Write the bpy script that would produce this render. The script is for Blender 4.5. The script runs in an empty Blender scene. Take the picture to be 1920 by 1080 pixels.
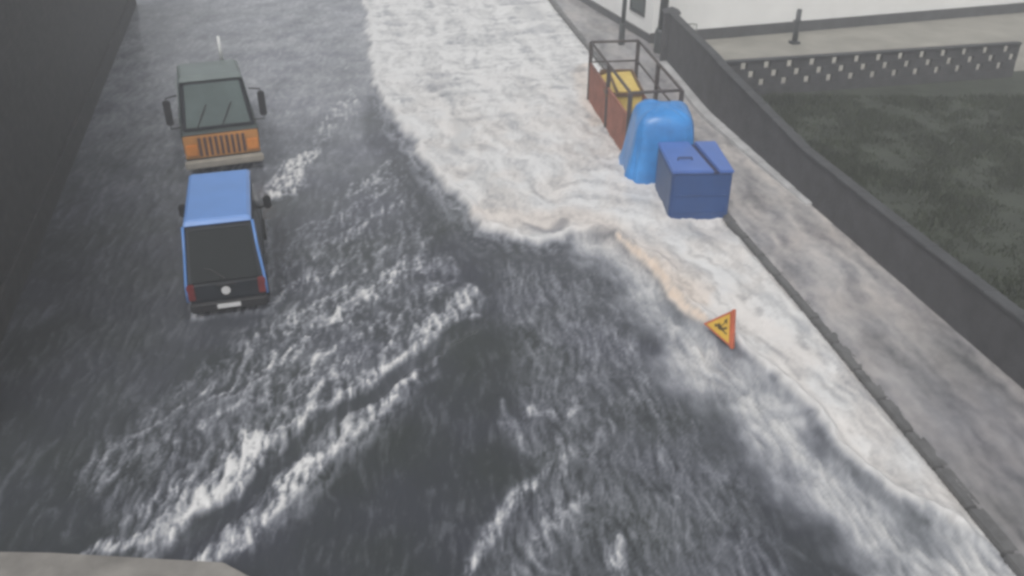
import bpy, bmesh, math, random
import numpy as np
from mathutils import Vector, Matrix
random.seed(7)
R = math.radians
scene = bpy.context.scene
col = scene.collection

# ------------------------------------------------------------------ camera
F, H, PITCH = 1650.0, 11.0, R(30.5)
cam_d = bpy.data.cameras.new('camera')
cam_d.sensor_width = 36.0
cam_d.lens = F / 1920 * 36
cam_d.clip_start, cam_d.clip_end = 0.1, 3000
cam = bpy.data.objects.new('camera', cam_d)
cam.location = (0, 0, H)
cam.rotation_euler = (R(90) - PITCH, 0, 0)
col.objects.link(cam)
scene.camera = cam

# ------------------------------------------------------------------ sky, light, exposure
world = bpy.data.worlds.new('World')
scene.world = world
world.use_nodes = True
nt = world.node_tree
bg = nt.nodes['Background']
sky = nt.nodes.new('ShaderNodeTexSky')
sky.sky_type = 'NISHITA'
sky.sun_disc = False
sky.sun_elevation = R(58)
sky.sun_rotation = R(200)
sky.dust_density = 4.0
hs = nt.nodes.new('ShaderNodeHueSaturation')      # overcast: the blue is taken out of the sky
hs.inputs['Saturation'].default_value = 0.16
nt.links.new(sky.outputs[0], hs.inputs['Color'])
nt.links.new(hs.outputs[0], bg.inputs['Color'])
bg.inputs['Strength'].default_value = 0.12
sun_d = bpy.data.lights.new('sun', 'SUN')
sun_d.energy = 1.0
sun_d.angle = R(25)
sun_d.color = (1, 0.97, 0.94)
sun = bpy.data.objects.new('sun', sun_d)
sun.rotation_euler = (R(32), 0, R(-20))
col.objects.link(sun)
scene.view_settings.view_transform = 'Standard'
scene.view_settings.look = 'None'
scene.view_settings.exposure = 0.28
scene.view_settings.gamma = 1.0
scene.cycles.max_bounces = 6
scene.cycles.volume_bounces = 1
scene.cycles.filter_width = 3.1                    # a soft phone-video lens
scene.cycles.use_denoising = True

# ------------------------------------------------------------------ helpers
def up(px, py, z=0.0):
    a = (px - 960) / F; b = -(py - 540) / F
    dy = math.cos(PITCH) + b * math.sin(PITCH)
    dz = -math.sin(PITCH) + b * math.cos(PITCH)
    t = (z - H) / dz
    return (a * t, dy * t)

def mat(name, c, rough=0.6, var=0.25, scale=3.0, metal=0.0, spec=0.5, bump=0.0, bscale=None, c2=None, coat=0.0, alpha=None, trans=0.0):
    m = bpy.data.materials.new(name); m.use_nodes = True
    n = m.node_tree.nodes; l = m.node_tree.links
    p = n['Principled BSDF']
    tc = n.new('ShaderNodeTexCoord')
    nz = n.new('ShaderNodeTexNoise'); nz.inputs['Scale'].default_value = scale
    nz.inputs['Detail'].default_value = 6; nz.inputs['Roughness'].default_value = 0.62
    l.new(tc.outputs['Object'], nz.inputs['Vector'])
    r = n.new('ShaderNodeValToRGB')
    r.color_ramp.elements[0].position = 0.3; r.color_ramp.elements[1].position = 0.7
    lo = tuple(x * (1 - var) for x in c); hi = c2 if c2 else tuple(min(1, x * (1 + var)) for x in c)
    r.color_ramp.elements[0].color = (*lo, 1); r.color_ramp.elements[1].color = (*hi, 1)
    l.new(nz.outputs['Fac'], r.inputs['Fac']); l.new(r.outputs['Color'], p.inputs['Base Color'])
    p.inputs['Roughness'].default_value = rough; p.inputs['Metallic'].default_value = metal
    p.inputs['Specular IOR Level'].default_value = spec
    p.inputs['Coat Weight'].default_value = coat
    p.inputs['Transmission Weight'].default_value = trans
    if bump:
        nb = n.new('ShaderNodeTexNoise'); nb.inputs['Scale'].default_value = bscale or scale * 4
        nb.inputs['Detail'].default_value = 5
        l.new(tc.outputs['Object'], nb.inputs['Vector'])
        b = n.new('ShaderNodeBump'); b.inputs['Strength'].default_value = bump; b.inputs['Distance'].default_value = 0.05
        l.new(nb.outputs['Fac'], b.inputs['Height']); l.new(b.outputs['Normal'], p.inputs['Normal'])
    return m

class MB:
    """collects shapes of ONE part"""
    def __init__(self): self.bm = bmesh.new()
    def hull(self, pts, bevel=0.0, seg=2):
        b = bmesh.new()
        for p in pts: b.verts.new(p)
        bmesh.ops.convex_hull(b, input=b.verts)
        bmesh.ops.dissolve_limit(b, angle_limit=0.01, verts=b.verts, edges=b.edges)
        if bevel: bmesh.ops.bevel(b, geom=b.edges[:] , offset=bevel, segments=seg, affect='EDGES', clamp_overlap=True)
        self._join(b); return self
    def box(self, x0, x1, y0, y1, z0, z1, bevel=0.0, seg=2):
        return self.hull([(x, y, z) for x in (x0, x1) for y in (y0, y1) for z in (z0, z1)], bevel, seg)
    def _join(self, b):
        me = bpy.data.meshes.new('t'); b.to_mesh(me); b.free()
        self.bm.from_mesh(me); bpy.data.meshes.remove(me)
    def tube(self, pts, r, n=10, r2=None):
        pts = [Vector(p) for p in pts]; rings = []
        for i, p in enumerate(pts):
            d = (pts[min(i + 1, len(pts) - 1)] - pts[max(i - 1, 0)]).normalized()
            a = d.orthogonal().normalized()
            if abs(d.z) < 0.9: a = d.cross(Vector((0, 0, 1))).normalized()
            c = d.cross(a)
            rr = r if r2 is None else r + (r2 - r) * i / max(1, len(pts) - 1)
            rings.append([self.bm.verts.new(p + (a * math.cos(t) + c * math.sin(t)) * rr) for t in [2 * math.pi * k / n for k in range(n)]])
        for u, v in zip(rings, rings[1:]):
            for k in range(n): self.bm.faces.new((u[k], u[(k + 1) % n], v[(k + 1) % n], v[k]))
        self.bm.faces.new(rings[0][::-1]); self.bm.faces.new(rings[-1]); return self
    def disc(self, c, axis, r, w, n=20):
        c = Vector(c); a = Vector(axis).normalized()
        return self.tube([c - a * w / 2, c + a * w / 2], r, n)
    def rings(self, rings, cap=True):
        vs = [[self.bm.verts.new(p) for p in r] for r in rings]; n = len(vs[0])
        for u, v in zip(vs, vs[1:]):
            for k in range(n): self.bm.faces.new((u[k], u[(k + 1) % n], v[(k + 1) % n], v[k]))
        if cap: self.bm.faces.new(vs[0][::-1]); self.bm.faces.new(vs[-1])
        return self
    def poly(self, pts):
        self.bm.faces.new([self.bm.verts.new(p) for p in pts]); return self
    def prism(self, pts2, mapf, d0, d1):
        lo = [self.bm.verts.new(mapf(u, v, d0)) for u, v in pts2]; hi = [self.bm.verts.new(mapf(u, v, d1)) for u, v in pts2]
        n = len(lo)
        for k in range(n): self.bm.faces.new((lo[k], lo[(k + 1) % n], hi[(k + 1) % n], hi[k]))
        self.bm.faces.new(lo[::-1]); self.bm.faces.new(hi); return self
    def build(self, name, m, parent=None, smooth=False):
        bmesh.ops.recalc_face_normals(self.bm, faces=self.bm.faces)
        me = bpy.data.meshes.new(name); self.bm.to_mesh(me); self.bm.free()
        me.materials.append(m)
        if smooth: me.shade_smooth()
        o = bpy.data.objects.new(name, me); col.objects.link(o)
        if parent: o.parent = parent
        return o

def tag(o, label, cat, group=None):
    o['label'] = label; o['category'] = cat
    if group: o['group'] = group
    return o
def empty(name, label, cat, loc, rz=0, group=None):
    o = bpy.data.objects.new(name, None); col.objects.link(o)
    o.location = loc; o.rotation_euler = (0, 0, R(rz)); o.empty_display_size = 0.2
    return tag(o, label, cat, group)
def struct(o): o['kind'] = 'structure'; return o

# ------------------------------------------------------------------ numpy noise
rng = np.random.default_rng(11)
PERM = rng.permutation(512)
PERM = np.concatenate([PERM, PERM, PERM])
GA = rng.uniform(0, 2 * np.pi, 512)
def perlin(x, y):
    xi = np.floor(x).astype(int); yi = np.floor(y).astype(int)
    xf = x - xi; yf = y - yi
    u = xf * xf * xf * (xf * (xf * 6 - 15) + 10); v = yf * yf * yf * (yf * (yf * 6 - 15) + 10)
    def g(ix, iy, dx, dy):
        a = GA[PERM[PERM[ix & 511] + (iy & 511)]]
        return np.cos(a) * dx + np.sin(a) * dy
    a = g(xi, yi, xf, yf); b = g(xi + 1, yi, xf - 1, yf)
    c = g(xi, yi + 1, xf, yf - 1); d = g(xi + 1, yi + 1, xf - 1, yf - 1)
    return ((a + u * (b - a)) + v * ((c + u * (d - c)) - (a + u * (b - a)))) * 1.5
def fbm(x, y, o=5, gain=0.5):
    s = 0; a = 1; t = 0
    for k in range(o):
        s = s + a * perlin(x + 17.3 * k, y - 9.1 * k); t += a
        x = x * 2.03; y = y * 2.03; a *= gain
    return s / t * 1.6
def sstep(a, b, x):
    t = np.clip((x - a) / (b - a), 0, 1); return t * t * (3 - 2 * t)
def seg_dist(X, Y, pts):
    """distance to a polyline and the parameter (0..1) along it"""
    best = np.full(X.shape, 1e9); par = np.zeros(X.shape); n = len(pts) - 1
    for i in range(n):
        (x0, y0), (x1, y1) = pts[i], pts[i + 1]
        dx, dy = x1 - x0, y1 - y0; L = dx * dx + dy * dy + 1e-9
        t = np.clip(((X - x0) * dx + (Y - y0) * dy) / L, 0, 1)
        d = np.hypot(X - x0 - t * dx, Y - y0 - t * dy)
        m = d < best; best = np.where(m, d, best); par = np.where(m, (i + t) / n, par)
    return best, par
def poly_sd(X, Y, pts):
    """signed distance, positive inside"""
    d, _ = seg_dist(X, Y, pts + pts[:1]); ins = np.zeros(X.shape, bool)
    for i in range(len(pts)):
        (x0, y0), (x1, y1) = pts[i], pts[(i + 1) % len(pts)]
        if abs(y1 - y0) < 1e-9: continue
        c = ((y0 > Y) != (y1 > Y)) & (X < (x1 - x0) * (Y - y0) / (y1 - y0) + x0)
        ins ^= c
    return np.where(ins, d, -d)
def W(*px): return [up(*p) for p in px]

# ------------------------------------------------------------------ lines of the place (metres)
KERB = [(1.0, 58), (2.26, 47.6), (6.08, 21.56), (6.75, 17.68), (7.6, 12), (8.3, 7), (9.0, 0)]
WALL = [(5.0, 54), (5.97, 43.2), (7.14, 30.45), (8.46, 23.8), (9.8, 17), (10.9, 11.5), (12.0, 5), (12.9, 0)]
def line_x(line, y):
    for (x0, y0), (x1, y1) in zip(line, line[1:]):
        if y1 <= y <= y0: return x0 + (x1 - x0) * (y - y0) / (y1 - y0)
    return line[0][0] if y > line[0][1] else line[-1][0]

# ------------------------------------------------------------------ the flood water
def water_material():
    m = bpy.data.materials.new('flood_water'); m.use_nodes = True
    n = m.node_tree.nodes; l = m.node_tree.links
    out = n['Material Output']; p = n['Principled BSDF']
    att = n.new('ShaderNodeAttribute'); att.attribute_name = 'foam'
    sep = n.new('ShaderNodeSeparateColor'); l.new(att.outputs['Color'], sep.inputs[0])
    tc = n.new('ShaderNodeTexCoord')
    # turbid water
    nz = n.new('ShaderNodeTexNoise'); nz.inputs['Scale'].default_value = 0.35; nz.inputs['Detail'].default_value = 5
    l.new(tc.outputs['Object'], nz.inputs['Vector'])
    rp = n.new('ShaderNodeValToRGB')
    rp.color_ramp.elements[0].position = 0.35; rp.color_ramp.elements[1].position = 0.65
    rp.color_ramp.elements[0].color = (0.026, 0.031, 0.030, 1); rp.color_ramp.elements[1].color = (0.034, 0.037, 0.048, 1)
    l.new(nz.outputs['Fac'], rp.inputs['Fac']); l.new(rp.outputs['Color'], p.inputs['Base Color'])
    p.inputs['Roughness'].default_value = 0.16; p.inputs['IOR'].default_value = 1.33
    mp = n.new('ShaderNodeMapping'); mp.inputs['Rotation'].default_value = (0, 0, R(-12)); mp.inputs['Scale'].default_value = (6.0, 1.6, 3.0)
    l.new(tc.outputs['Object'], mp.inputs['Vector'])
    nb = n.new('ShaderNodeTexNoise'); nb.inputs['Scale'].default_value = 1.0; nb.inputs['Detail'].default_value = 6; nb.inputs['Distortion'].default_value = 0.6
    l.new(mp.outputs[0], nb.inputs['Vector'])
    bp = n.new('ShaderNodeBump'); bp.inputs['Strength'].default_value = 0.42; bp.inputs['Distance'].default_value = 0.05
    l.new(nb.outputs['Fac'], bp.inputs['Height']); l.new(bp.outputs['Normal'], p.inputs['Normal'])
    # foam
    f = n.new('ShaderNodeBsdfPrincipled'); f.inputs['Roughness'].default_value = 0.7
    mix = n.new('ShaderNodeMix'); mix.data_type = 'RGBA'
    mix.inputs['A'].default_value = (0.65, 0.65, 0.645, 1); mix.inputs['B'].default_value = (0.66, 0.54, 0.44, 1)
    l.new(sep.outputs[1], mix.inputs['Factor'])
    thin = n.new('ShaderNodeMapRange'); thin.inputs['From Min'].default_value = 0.15; thin.inputs['From Max'].default_value = 0.75
    l.new(sep.outputs[0], thin.inputs['Value'])
    mix2 = n.new('ShaderNodeMix'); mix2.data_type = 'RGBA'; mix2.inputs['A'].default_value = (0.58, 0.61, 0.69, 1); mix2.inputs['B'].default_value = (0.65, 0.65, 0.645, 1)
    l.new(thin.outputs[0], mix2.inputs['Factor']); l.new(mix2.outputs['Result'], mix.inputs['A']); l.new(mix.outputs['Result'], f.inputs['Base Color'])
    nf = n.new('ShaderNodeTexNoise'); nf.inputs['Scale'].default_value = 1.0; nf.inputs['Detail'].default_value = 7; nf.inputs['Roughness'].default_value = 0.65
    mf = n.new('ShaderNodeMapping'); mf.inputs['Rotation'].default_value = (0, 0, R(-10)); mf.inputs['Scale'].default_value = (8.0, 2.6, 4.0)
    l.new(tc.outputs['Object'], mf.inputs['Vector']); l.new(mf.outputs[0], nf.inputs['Vector'])
    bf = n.new('ShaderNodeBump'); bf.inputs['Strength'].default_value = 0.10; bf.inputs['Distance'].default_value = 0.05
    l.new(nf.outputs['Fac'], bf.inputs['Height']); l.new(bf.outputs['Normal'], f.inputs['Normal'])
    # fine break-up of the foam edge
    ad = n.new('ShaderNodeMath'); ad.operation = 'MULTIPLY_ADD'; ad.inputs[1].default_value = 0.5; ad.inputs[2].default_value = -0.25
    l.new(nf.outputs['Fac'], ad.inputs[0])
    w = n.new('ShaderNodeMath'); w.operation = 'ADD'; w.use_clamp = True
    mu = n.new('ShaderNodeMath'); mu.operation = 'MULTIPLY'; l.new(ad.outputs[0], mu.inputs[0]); l.new(sep.outputs[2], mu.inputs[1])
    l.new(sep.outputs[0], w.inputs[0]); l.new(mu.outputs[0], w.inputs[1])
    ms = n.new('ShaderNodeMixShader')
    l.new(w.outputs[0], ms.inputs[0]); l.new(p.outputs[0], ms.inputs[1]); l.new(f.outputs[0], ms.inputs[2])
    l.new(ms.outputs[0], out.inputs['Surface'])
    return m

def build_water():
    NR, NC = 660, 680
    t = np.linspace(0, 1, NR); Yr = 6.0 * np.exp(t * math.log(64 / 6.0))
    U = np.linspace(-0.80, 0.62, NC)
    Y = np.repeat(Yr[:, None], NC, 1); X = U[None, :] * (Y + 6.5)
    # domain warp so that no outline is ruler-straight
    wx = X + 0.35 * fbm(X * 0.5, Y * 0.35, 4) + 0.06 * fbm(X * 2.2 + 5, Y * 1.4, 3)
    wy = Y + 0.50 * fbm(X * 0.5 + 31, Y * 0.35 + 9, 4) + 0.12 * fbm(X * 2.2 + 50, Y * 1.4, 3)
    # flow-aligned coordinates (street heads 8 degrees left)
    ca, sa = math.cos(R(8)), math.sin(R(8))
    A = X * ca + Y * sa; B = -X * sa + Y * ca
    strand = fbm(A * 6.5 + 1.2 * fbm(X * 0.9, Y * 0.6, 3), B * 1.2 + 0.5 * fbm(X * 1.3 + 8, Y, 2), 5, 0.6)
    strand2 = fbm(A * 12.0 + 40, B * 2.8 + 0.8 * fbm(X, Y, 3), 4, 0.62)
    blot = fbm(X * 0.8 + 3, Y * 0.55, 5, 0.55)
    fine = fbm(X * 4.2, Y * 2.6, 5, 0.6)

    # 1. the white torrent
    left_edge = W((688, -80), (676, 0), (690, 70), (694, 150), (735, 225), (788, 310), (850, 370), (905, 430), (965, 462), (1030, 474), (1072, 444), (1150, 452))
    crest = W((1150, 452), (1205, 500), (1250, 552), (1330, 622), (1420, 700), (1500, 778), (1600, 870), (1720, 980))
    torrent = left_edge + crest[1:] + [(9.5, 8.0), (9.5, 20), (9.0, 30), (7, 60)]
    sd = poly_sd(wx, wy, torrent)
    D_t = sstep(-0.20, 0.30, sd + 0.11 * fine + 0.10 * blot)
    veil = sstep(-1.15, 0.1, sd + 0.25 * blot) * (Y > 18)
    # 2. the thin foamy sheet that slides off it towards the camera
    sheet = W((1060, 440), (1110, 500), (1165, 560), (1215, 640), (1265, 715), (1350, 815), (1440, 905), (1500, 965), (1600, 1060)) + [(9.5, 7.0), (9.5, 16)] + crest[::-1]
    sd2 = poly_sd(wx, wy, sheet)
    D_s = sstep(-0.55, 1.0, sd2 + 0.45 * blot) * np.clip(0.66 + 0.30 * strand + 0.18 * strand2 + 0.16 * blot, 0, 0.9)
    # 3. streaks and ripples of the left half
    def streak(px, w, s0=1.0, taper=0.3):
        d, p = seg_dist(wx, wy, W(*px))
        ww = w * (taper + (1 - taper) * np.minimum(1, np.minimum(p * 4, (1 - p) * 5)))
        return s0 * sstep(1.0, 0.15, d / np.maximum(ww, 0.02))
    S = np.zeros_like(X)
    def add(v):
        nonlocal S
        S = np.maximum(S, v)
    add(streak([(662, 165), (640, 215), (600, 265), (560, 320), (528, 362)], 0.85, 0.85, 0.6))
    add(streak([(575, 290), (545, 325), (528, 350), (518, 372)], 0.95, 1.35, 0.8))
    add(streak([(655, 70), (655, 110), (668, 160)], 0.35, 0.6))
    add(streak([(690, 0), (665, 60), (655, 95)], 0.5, 0.45))
    add(streak([(882, 590), (840, 606), (800, 640), (720, 690), (640, 755), (560, 825), (500, 868), (424, 912), (300, 985), (150, 1060)], 0.60, 0.95))
    add(streak([(878, 540), (840, 590), (790, 625)], 0.50, 0.95, 0.6))
    add(streak([(800, 692), (740, 730), (680, 790), (610, 860), (545, 930), (470, 990), (424, 1020), (300, 1075)], 0.45, 0.95))
    add(streak([(600, 850), (560, 890), (530, 915)], 0.42, 1.25, 0.8))
    add(streak([(690, 625), (640, 655), (600, 690), (560, 740), (500, 800)], 0.40, 0.7))
    add(streak([(815, 445), (790, 500), (720, 550), (650, 590), (560, 650), (480, 720), (424, 780), (330, 830)], 0.42, 0.62))
    add(streak([(830, 470), (845, 510), (850, 545)], 0.25, 0.7))
    add(streak([(640, 500), (560, 560), (500, 625), (440, 690), (380, 740)], 0.40, 0.62))
    add(streak([(740, 300), (680, 360), (600, 440), (530, 500), (520, 540)], 0.55, 0.42))
    add(streak([(650, 390), (590, 440), (535, 470)], 0.40, 0.45))
    add(streak([(500, 830), (460, 860), (424, 900), (360, 930)], 0.6, 1.05, 0.8))
    zone = poly_sd(wx, wy, W((820, 430), (885, 590), (790, 700), (600, 860), (424, 1010), (200, 1075), (100, 900), (424, 640), (520, 470), (640, 330), (740, 300)))
    Z = sstep(-0.4, 0.8, zone)
    add(0.34 * Z)
    add(streak([(880, 560), (800, 620), (700, 680), (600, 745), (500, 830), (400, 890), (250, 970)], 1.25, 0.62, 0.5))
    add(streak([(800, 700), (700, 770), (610, 860), (530, 950), (430, 1020)], 0.8, 0.6, 0.5))
    # dark furrow inside the big streak
    d, p = seg_dist(wx, wy, W((868, 606), (815, 648), (700, 724), (620, 775), (560, 828), (490, 888), (424, 955), (330, 1030)))
    furrow = sstep(0.36, 0.12, d + 0.05 * strand)
    # right-hand mottled water
    zr = poly_sd(wx, wy, W((900, 480), (1160, 500), (1290, 740), (1480, 970), (1520, 1200), (860, 1200), (960, 860), (935, 620)))
    S2 = 0.30 * sstep(-0.3, 0.7, zr)
    def add2(v):
        nonlocal S2
        S2 = np.maximum(S2, v)
    add2(streak([(1040, 860), (985, 930), (940, 985), (905, 1030), (868, 1085)], 0.42, 0.72))
    add2(streak([(1125, 910), (1070, 975), (1040, 1030), (1010, 1090)], 0.36, 0.60))
    add2(streak([(1165, 990), (1150, 1040), (1135, 1085)], 0.28, 0.66))
    add2(streak([(1000, 768), (1045, 778), (1085, 772)], 0.34, 0.62, 0.8))
    add2(streak([(1060, 800), (1075, 880), (1040, 960)], 0.55, 0.50))
    add2(streak([(1120, 590), (1200, 690), (1230, 760)], 0.7, 0.42))
    add2(streak([(940, 760), (1000, 830), (1090, 860), (1150, 820)], 0.6, 0.42))
    add2(streak([(930, 500), (1010, 540), (1090, 620), (1130, 720)], 0.9, 0.40))
    far = sstep(16, 40, Y)
    tex = strand * 0.75 + strand2 * 0.45 + 0.25 * blot
    core = np.clip((S - 0.72) * 3.0, 0, 1)
    D_l = S * np.clip(0.30 + 0.85 * tex, 0, 1) + core * np.clip(0.50 + 0.80 * tex, 0, 0.95)
    q0, q1 = Vector(up(880, 590)), Vector(up(424, 905)); qd = (q1 - q0).normalized()
    Qa = wx * qd.x + wy * qd.y; Pa = -wx * qd.y + wy * qd.x
    band = sstep(-0.25, 0.55, fbm(Pa * 1.15 + 4 + 0.3 * blot, Qa * 0.14, 4, 0.6))
    vein = 1 - np.abs(fbm(A * 4.2 + 1.0 * blot, B * 0.9 + 0.8 * blot + 11, 4, 0.5)) * 2.6
    web = sstep(0.42, 0.98, vein + 0.18 * strand)
    dash = sstep(0.05, 0.75, fbm(Pa * 4.5 + 0.8 * blot + 0.2 * strand, Qa * 0.38 + 21, 5, 0.62) + 0.25 * strand)
    glint = np.clip(0.34 * sstep(0.0, 0.75, strand * 0.8 + strand2 * 0.35) + 0.55 * web * (0.5 + 0.5 * sstep(-0.3, 0.4, strand)) + 0.50 * dash, 0, 1) * (0.22 + 0.78 * band)  # sky glints on the ripples, painted as pale flecks in the foam colour
    D_l = D_l * 0.66 + np.clip(0.54 * Z + 0.52 * S, 0, 0.95) * glint
    ridge = np.exp(-((d - 0.42) / 0.11) ** 2) * sstep(0, 0.1, p)
    D_l = np.clip(D_l * (1 - 0.95 * furrow) + 0.35 * ridge * np.clip(0.5 + tex, 0, 1) * (Z > 0.2), 0, 0.97)
    D_r = 0.8 * S2 * np.clip(0.33 + 0.62 * tex, 0, 1) + 0.30 * S2 * web + 0.30 * S2 * sstep(0.15, 0.7, strand * 0.85 + strand2 * 0.25) + np.clip((S2 - 0.45) * 2, 0, 1) * np.clip(0.15 + 0.7 * tex, 0, 0.6)
    # aerated water everywhere; far off, haze and grazing sky reflection painted in as paleness
    smooth_d, smooth_p = seg_dist(wx, wy, W((700, 190), (760, 300), (830, 400), (890, 520), (935, 650), (880, 780), (780, 900), (700, 1080)))
    dark = sstep(1.6, 0.4, smooth_d / (0.55 + 1.3 * smooth_p))
    farleft = sstep(19, 36, Y) 
    D_0 = (0.05 + 0.27 * farleft) * (1 - 0.75 * dark) * np.clip(1 + 0.5 * blot + 0.35 * strand, 0.2, 2)
    D_0 = D_0 * (0.25 + 0.75 * sstep(11, 18, Y)) + 0.085 * sstep(0.0, 0.8, strand * 0.8 + strand2 * 0.3 + 0.3 * blot)
    # inside the torrent: grey wave shadows and troughs, painted as thinner foam
    trough = sstep(0.25, 0.95, fbm(A * 1.1 + 7 + 0.5 * blot, B * 0.5, 4) + 0.25 * fine)
    edge_t = np.exp(-((sd - 0.18) / 0.22) ** 2)
    lead = left_edge[:] + crest[1:]
    dl, pl = seg_dist(wx, wy, lead)
    cum = np.concatenate([[0], np.cumsum([math.hypot(b_[0] - a_[0], b_[1] - a_[1]) for a_, b_ in zip(lead, lead[1:])])])
    arc = np.interp(pl * (len(lead) - 1), np.arange(len(lead)), cum)
    flow1 = fbm(dl * 1.9 + 0.8 * blot + 0.22 * fine, arc * 0.12 + 0.25 * fbm(X * 0.5, Y * 0.4, 2), 5, 0.6)
    flow2 = fbm(dl * 6.0 + 13 + 1.5 * blot + 0.7 * fine, arc * 0.34 + 3 + 0.3 * blot, 4, 0.6)
    cross = fbm(A * 0.35 + 0.6 * blot, B * 1.5 + 0.8 * blot, 4, 0.55) * sstep(26, 34, Y)        # shadows of standing waves, painted across the far torrent
    churn = 0.55 * flow1 + 0.24 * flow2 + 0.22 * strand + 0.14 * strand2 + 0.50 * cross
    D_tt = D_t * np.clip(0.87 + 0.66 * churn - 0.14 * trough + 0.26 * edge_t - 0.12 * sstep(0.1, 0.9, blot), 0.30, 1.0)
    dip = streak([(1000, 440), (1030, 440), (1045, 420)], 0.40, 0.55, 0.8) + streak([(1075, 460), (1125, 448), (1145, 452)], 0.35, 0.45, 0.8) \
        + streak([(850, 235), (870, 265), (860, 290)], 0.6, 0.22, 0.8) + streak([(990, 70), (1010, 62), (1030, 68)], 0.9, 0.30) + streak([(1030, 175), (1050, 172), (1060, 175)], 0.5, 0.45) \
        + streak([(960, 0), (985, 20), (1010, 45)], 1.2, 0.30)
    D_tt = D_tt * (1 - np.clip(dip, 0, 1))
    D_v = veil * np.clip(0.20 + 0.26 * flow2 + 0.30 * flow1 + 0.25 * strand, 0, 0.55) * (1 - 0.5 * D_t)
    foam = np.clip(np.maximum.reduce([D_tt, D_v, D_s, D_l, D_r, D_0 + 0 * X]), 0, 1)  # foam cover with the painted glints, far haze and wave shadows
    def collar(cx_, cy_, rz_, hx_, hy_, w_):
        c_, s_ = math.cos(R(rz_)), math.sin(R(rz_)); u_ = (X - cx_) * c_ + (Y - cy_) * s_; v_ = -(X - cx_) * s_ + (Y - cy_) * c_
        dd = np.hypot(np.maximum(np.abs(u_) - hx_, 0), np.maximum(np.abs(v_) - hy_, 0))
        return np.exp(-(dd / w_) ** 2)
    pile = np.maximum.reduce([collar(-7.2, 19.8, 15, 0.86, 2.4, 0.16), collar(-9.95, 28.4, 20, 1.12, 2.9, 0.2)])
    foam = np.maximum(foam, pile * np.clip(0.22 + 0.5 * strand + 0.3 * blot, 0, 0.7))
    pile2 = np.maximum.reduce([collar(5.19, 23.42, 2.5, 0.85, 1.05, 0.22), collar(4.6, 25.75, 0, 1.1, 1.25, 0.25), collar(4.7, 16.2, 0, 0.25, 0.3, 0.2)])
    foam = np.maximum(foam, pile2 * np.clip(0.93 + 0.1 * fine, 0, 1) * (sd > 0.3))
    # mud in the foam: along the crest towards the sign, at the torrent's near lobe; red bounce light painted beside the cage
    mud_bounce = streak([(1150, 452), (1205, 500), (1250, 552), (1295, 590), (1332, 620)], 0.27, 1.0, 0.5)
    mud_bounce = np.clip(mud_bounce * (0.85 + 0.35 * strand + 0.2 * fine), 0, 1)
    foam = np.maximum(foam, np.clip(mud_bounce * 1.15, 0, 0.96))
    mud_bounce = np.maximum(mud_bounce, 0.55 * streak([(1230, 520), (1290, 560), (1340, 590)], 0.8, 1))
    mud_bounce = np.maximum(mud_bounce, 0.20 * sstep(-0.2, 0.6, sd) * sstep(40, 25, Y) * sstep(-0.1, 0.8, blot + 0.35))
    mud_bounce = np.maximum(mud_bounce, streak([(1095, 130), (1098, 180), (1115, 240)], 0.6, 0.45, 0.7))  # pinkish bounce light of the red panel, painted into the foam tint
    mud_bounce = np.maximum(mud_bounce, streak([(905, 400), (980, 430), (1060, 410), (1150, 440), (1230, 500), (1330, 590)], 1.1, 0.38, 0.6))
    # thin water washing over the pavement
    kx = np.interp(Y, [k[1] for k in KERB[::-1]], [k[0] for k in KERB[::-1]])
    wxx = np.interp(Y, [k[1] for k in WALL[::-1]], [k[0] for k in WALL[::-1]])
    on_pave = (X > kx + 0.16) & (X < wxx + 0.12)
    wash = np.clip(0.52 + 0.36 * fbm(A * 1.5 + 3 + 0.4 * blot, B * 0.28, 5, 0.6) + 0.14 * fine, 0.05, 0.85) * (0.55 + 0.45 * sstep(13, 21, Y)) * (1 - 0.30 * sstep(28, 36, Y))
    foam = np.where(on_pave, wash, foam); mud_bounce = np.where(on_pave, 0.34 + 0.15 * blot, mud_bounce)
    # heights
    lump = fbm(A * 0.8 + 2, B * 0.5, 4, 0.38)
    Zh = 0.015 * strand + 0.010 * fine
    Zh += sstep(-0.3, 0.7, sd) * (0.17 + 0.09 * lump + 0.008 * churn) + 0.16 * edge_t * D_t
    dc, pc = seg_dist(wx, wy, crest)
    Zh += 0.16 * np.exp(-(dc / 0.28) ** 2)
    Zh += 0.05 * sstep(-0.3, 1, sd2) * (1 + strand)
    Zh += 0.07 * np.clip(S, 0, 1) * (0.6 + 0.35 * tex) + 0.04 * np.clip(S2, 0, 1) * (0.4 + 0.6 * tex)
    Zh += 0.07 * pile + 0.05 * pile2 * (1 + fine)
    Zh -= 0.09 * furrow; Zh += 0.012 * glint * Z
    Zh -= 0.16 * np.exp(-((X - 5.2) / 1.2) ** 2 - ((Y - 21.9) / 0.8) ** 2)
    near_k = sstep(0.0, 0.7, kx - X)
    Zh = np.where(X > kx + 0.02, -0.12, np.minimum(Zh, 0.11 + 0.5 * near_k))
    Zh = np.where(on_pave, 0.196 + 0.018 * np.tanh(2 * (wash - 0.22)) + 0.006 * strand, Zh)
    co = np.stack([X, Y, Zh], -1).reshape(-1, 3).astype(np.float32)
    idx = np.arange(NR * NC).reshape(NR, NC)
    q = np.stack([idx[:-1, :-1], idx[:-1, 1:], idx[1:, 1:], idx[1:, :-1]], -1).reshape(-1, 4)
    me = bpy.data.meshes.new('water')
    me.vertices.add(len(co)); me.vertices.foreach_set('co', co.ravel())
    me.loops.add(q.size); me.loops.foreach_set('vertex_index', q.ravel().astype(np.int32))
    me.polygons.add(len(q)); me.polygons.foreach_set('loop_start', np.arange(0, q.size, 4, dtype=np.int32))
    me.update(calc_edges=True)
    ca_ = me.color_attributes.new('foam', 'FLOAT_COLOR', 'POINT')
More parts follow.
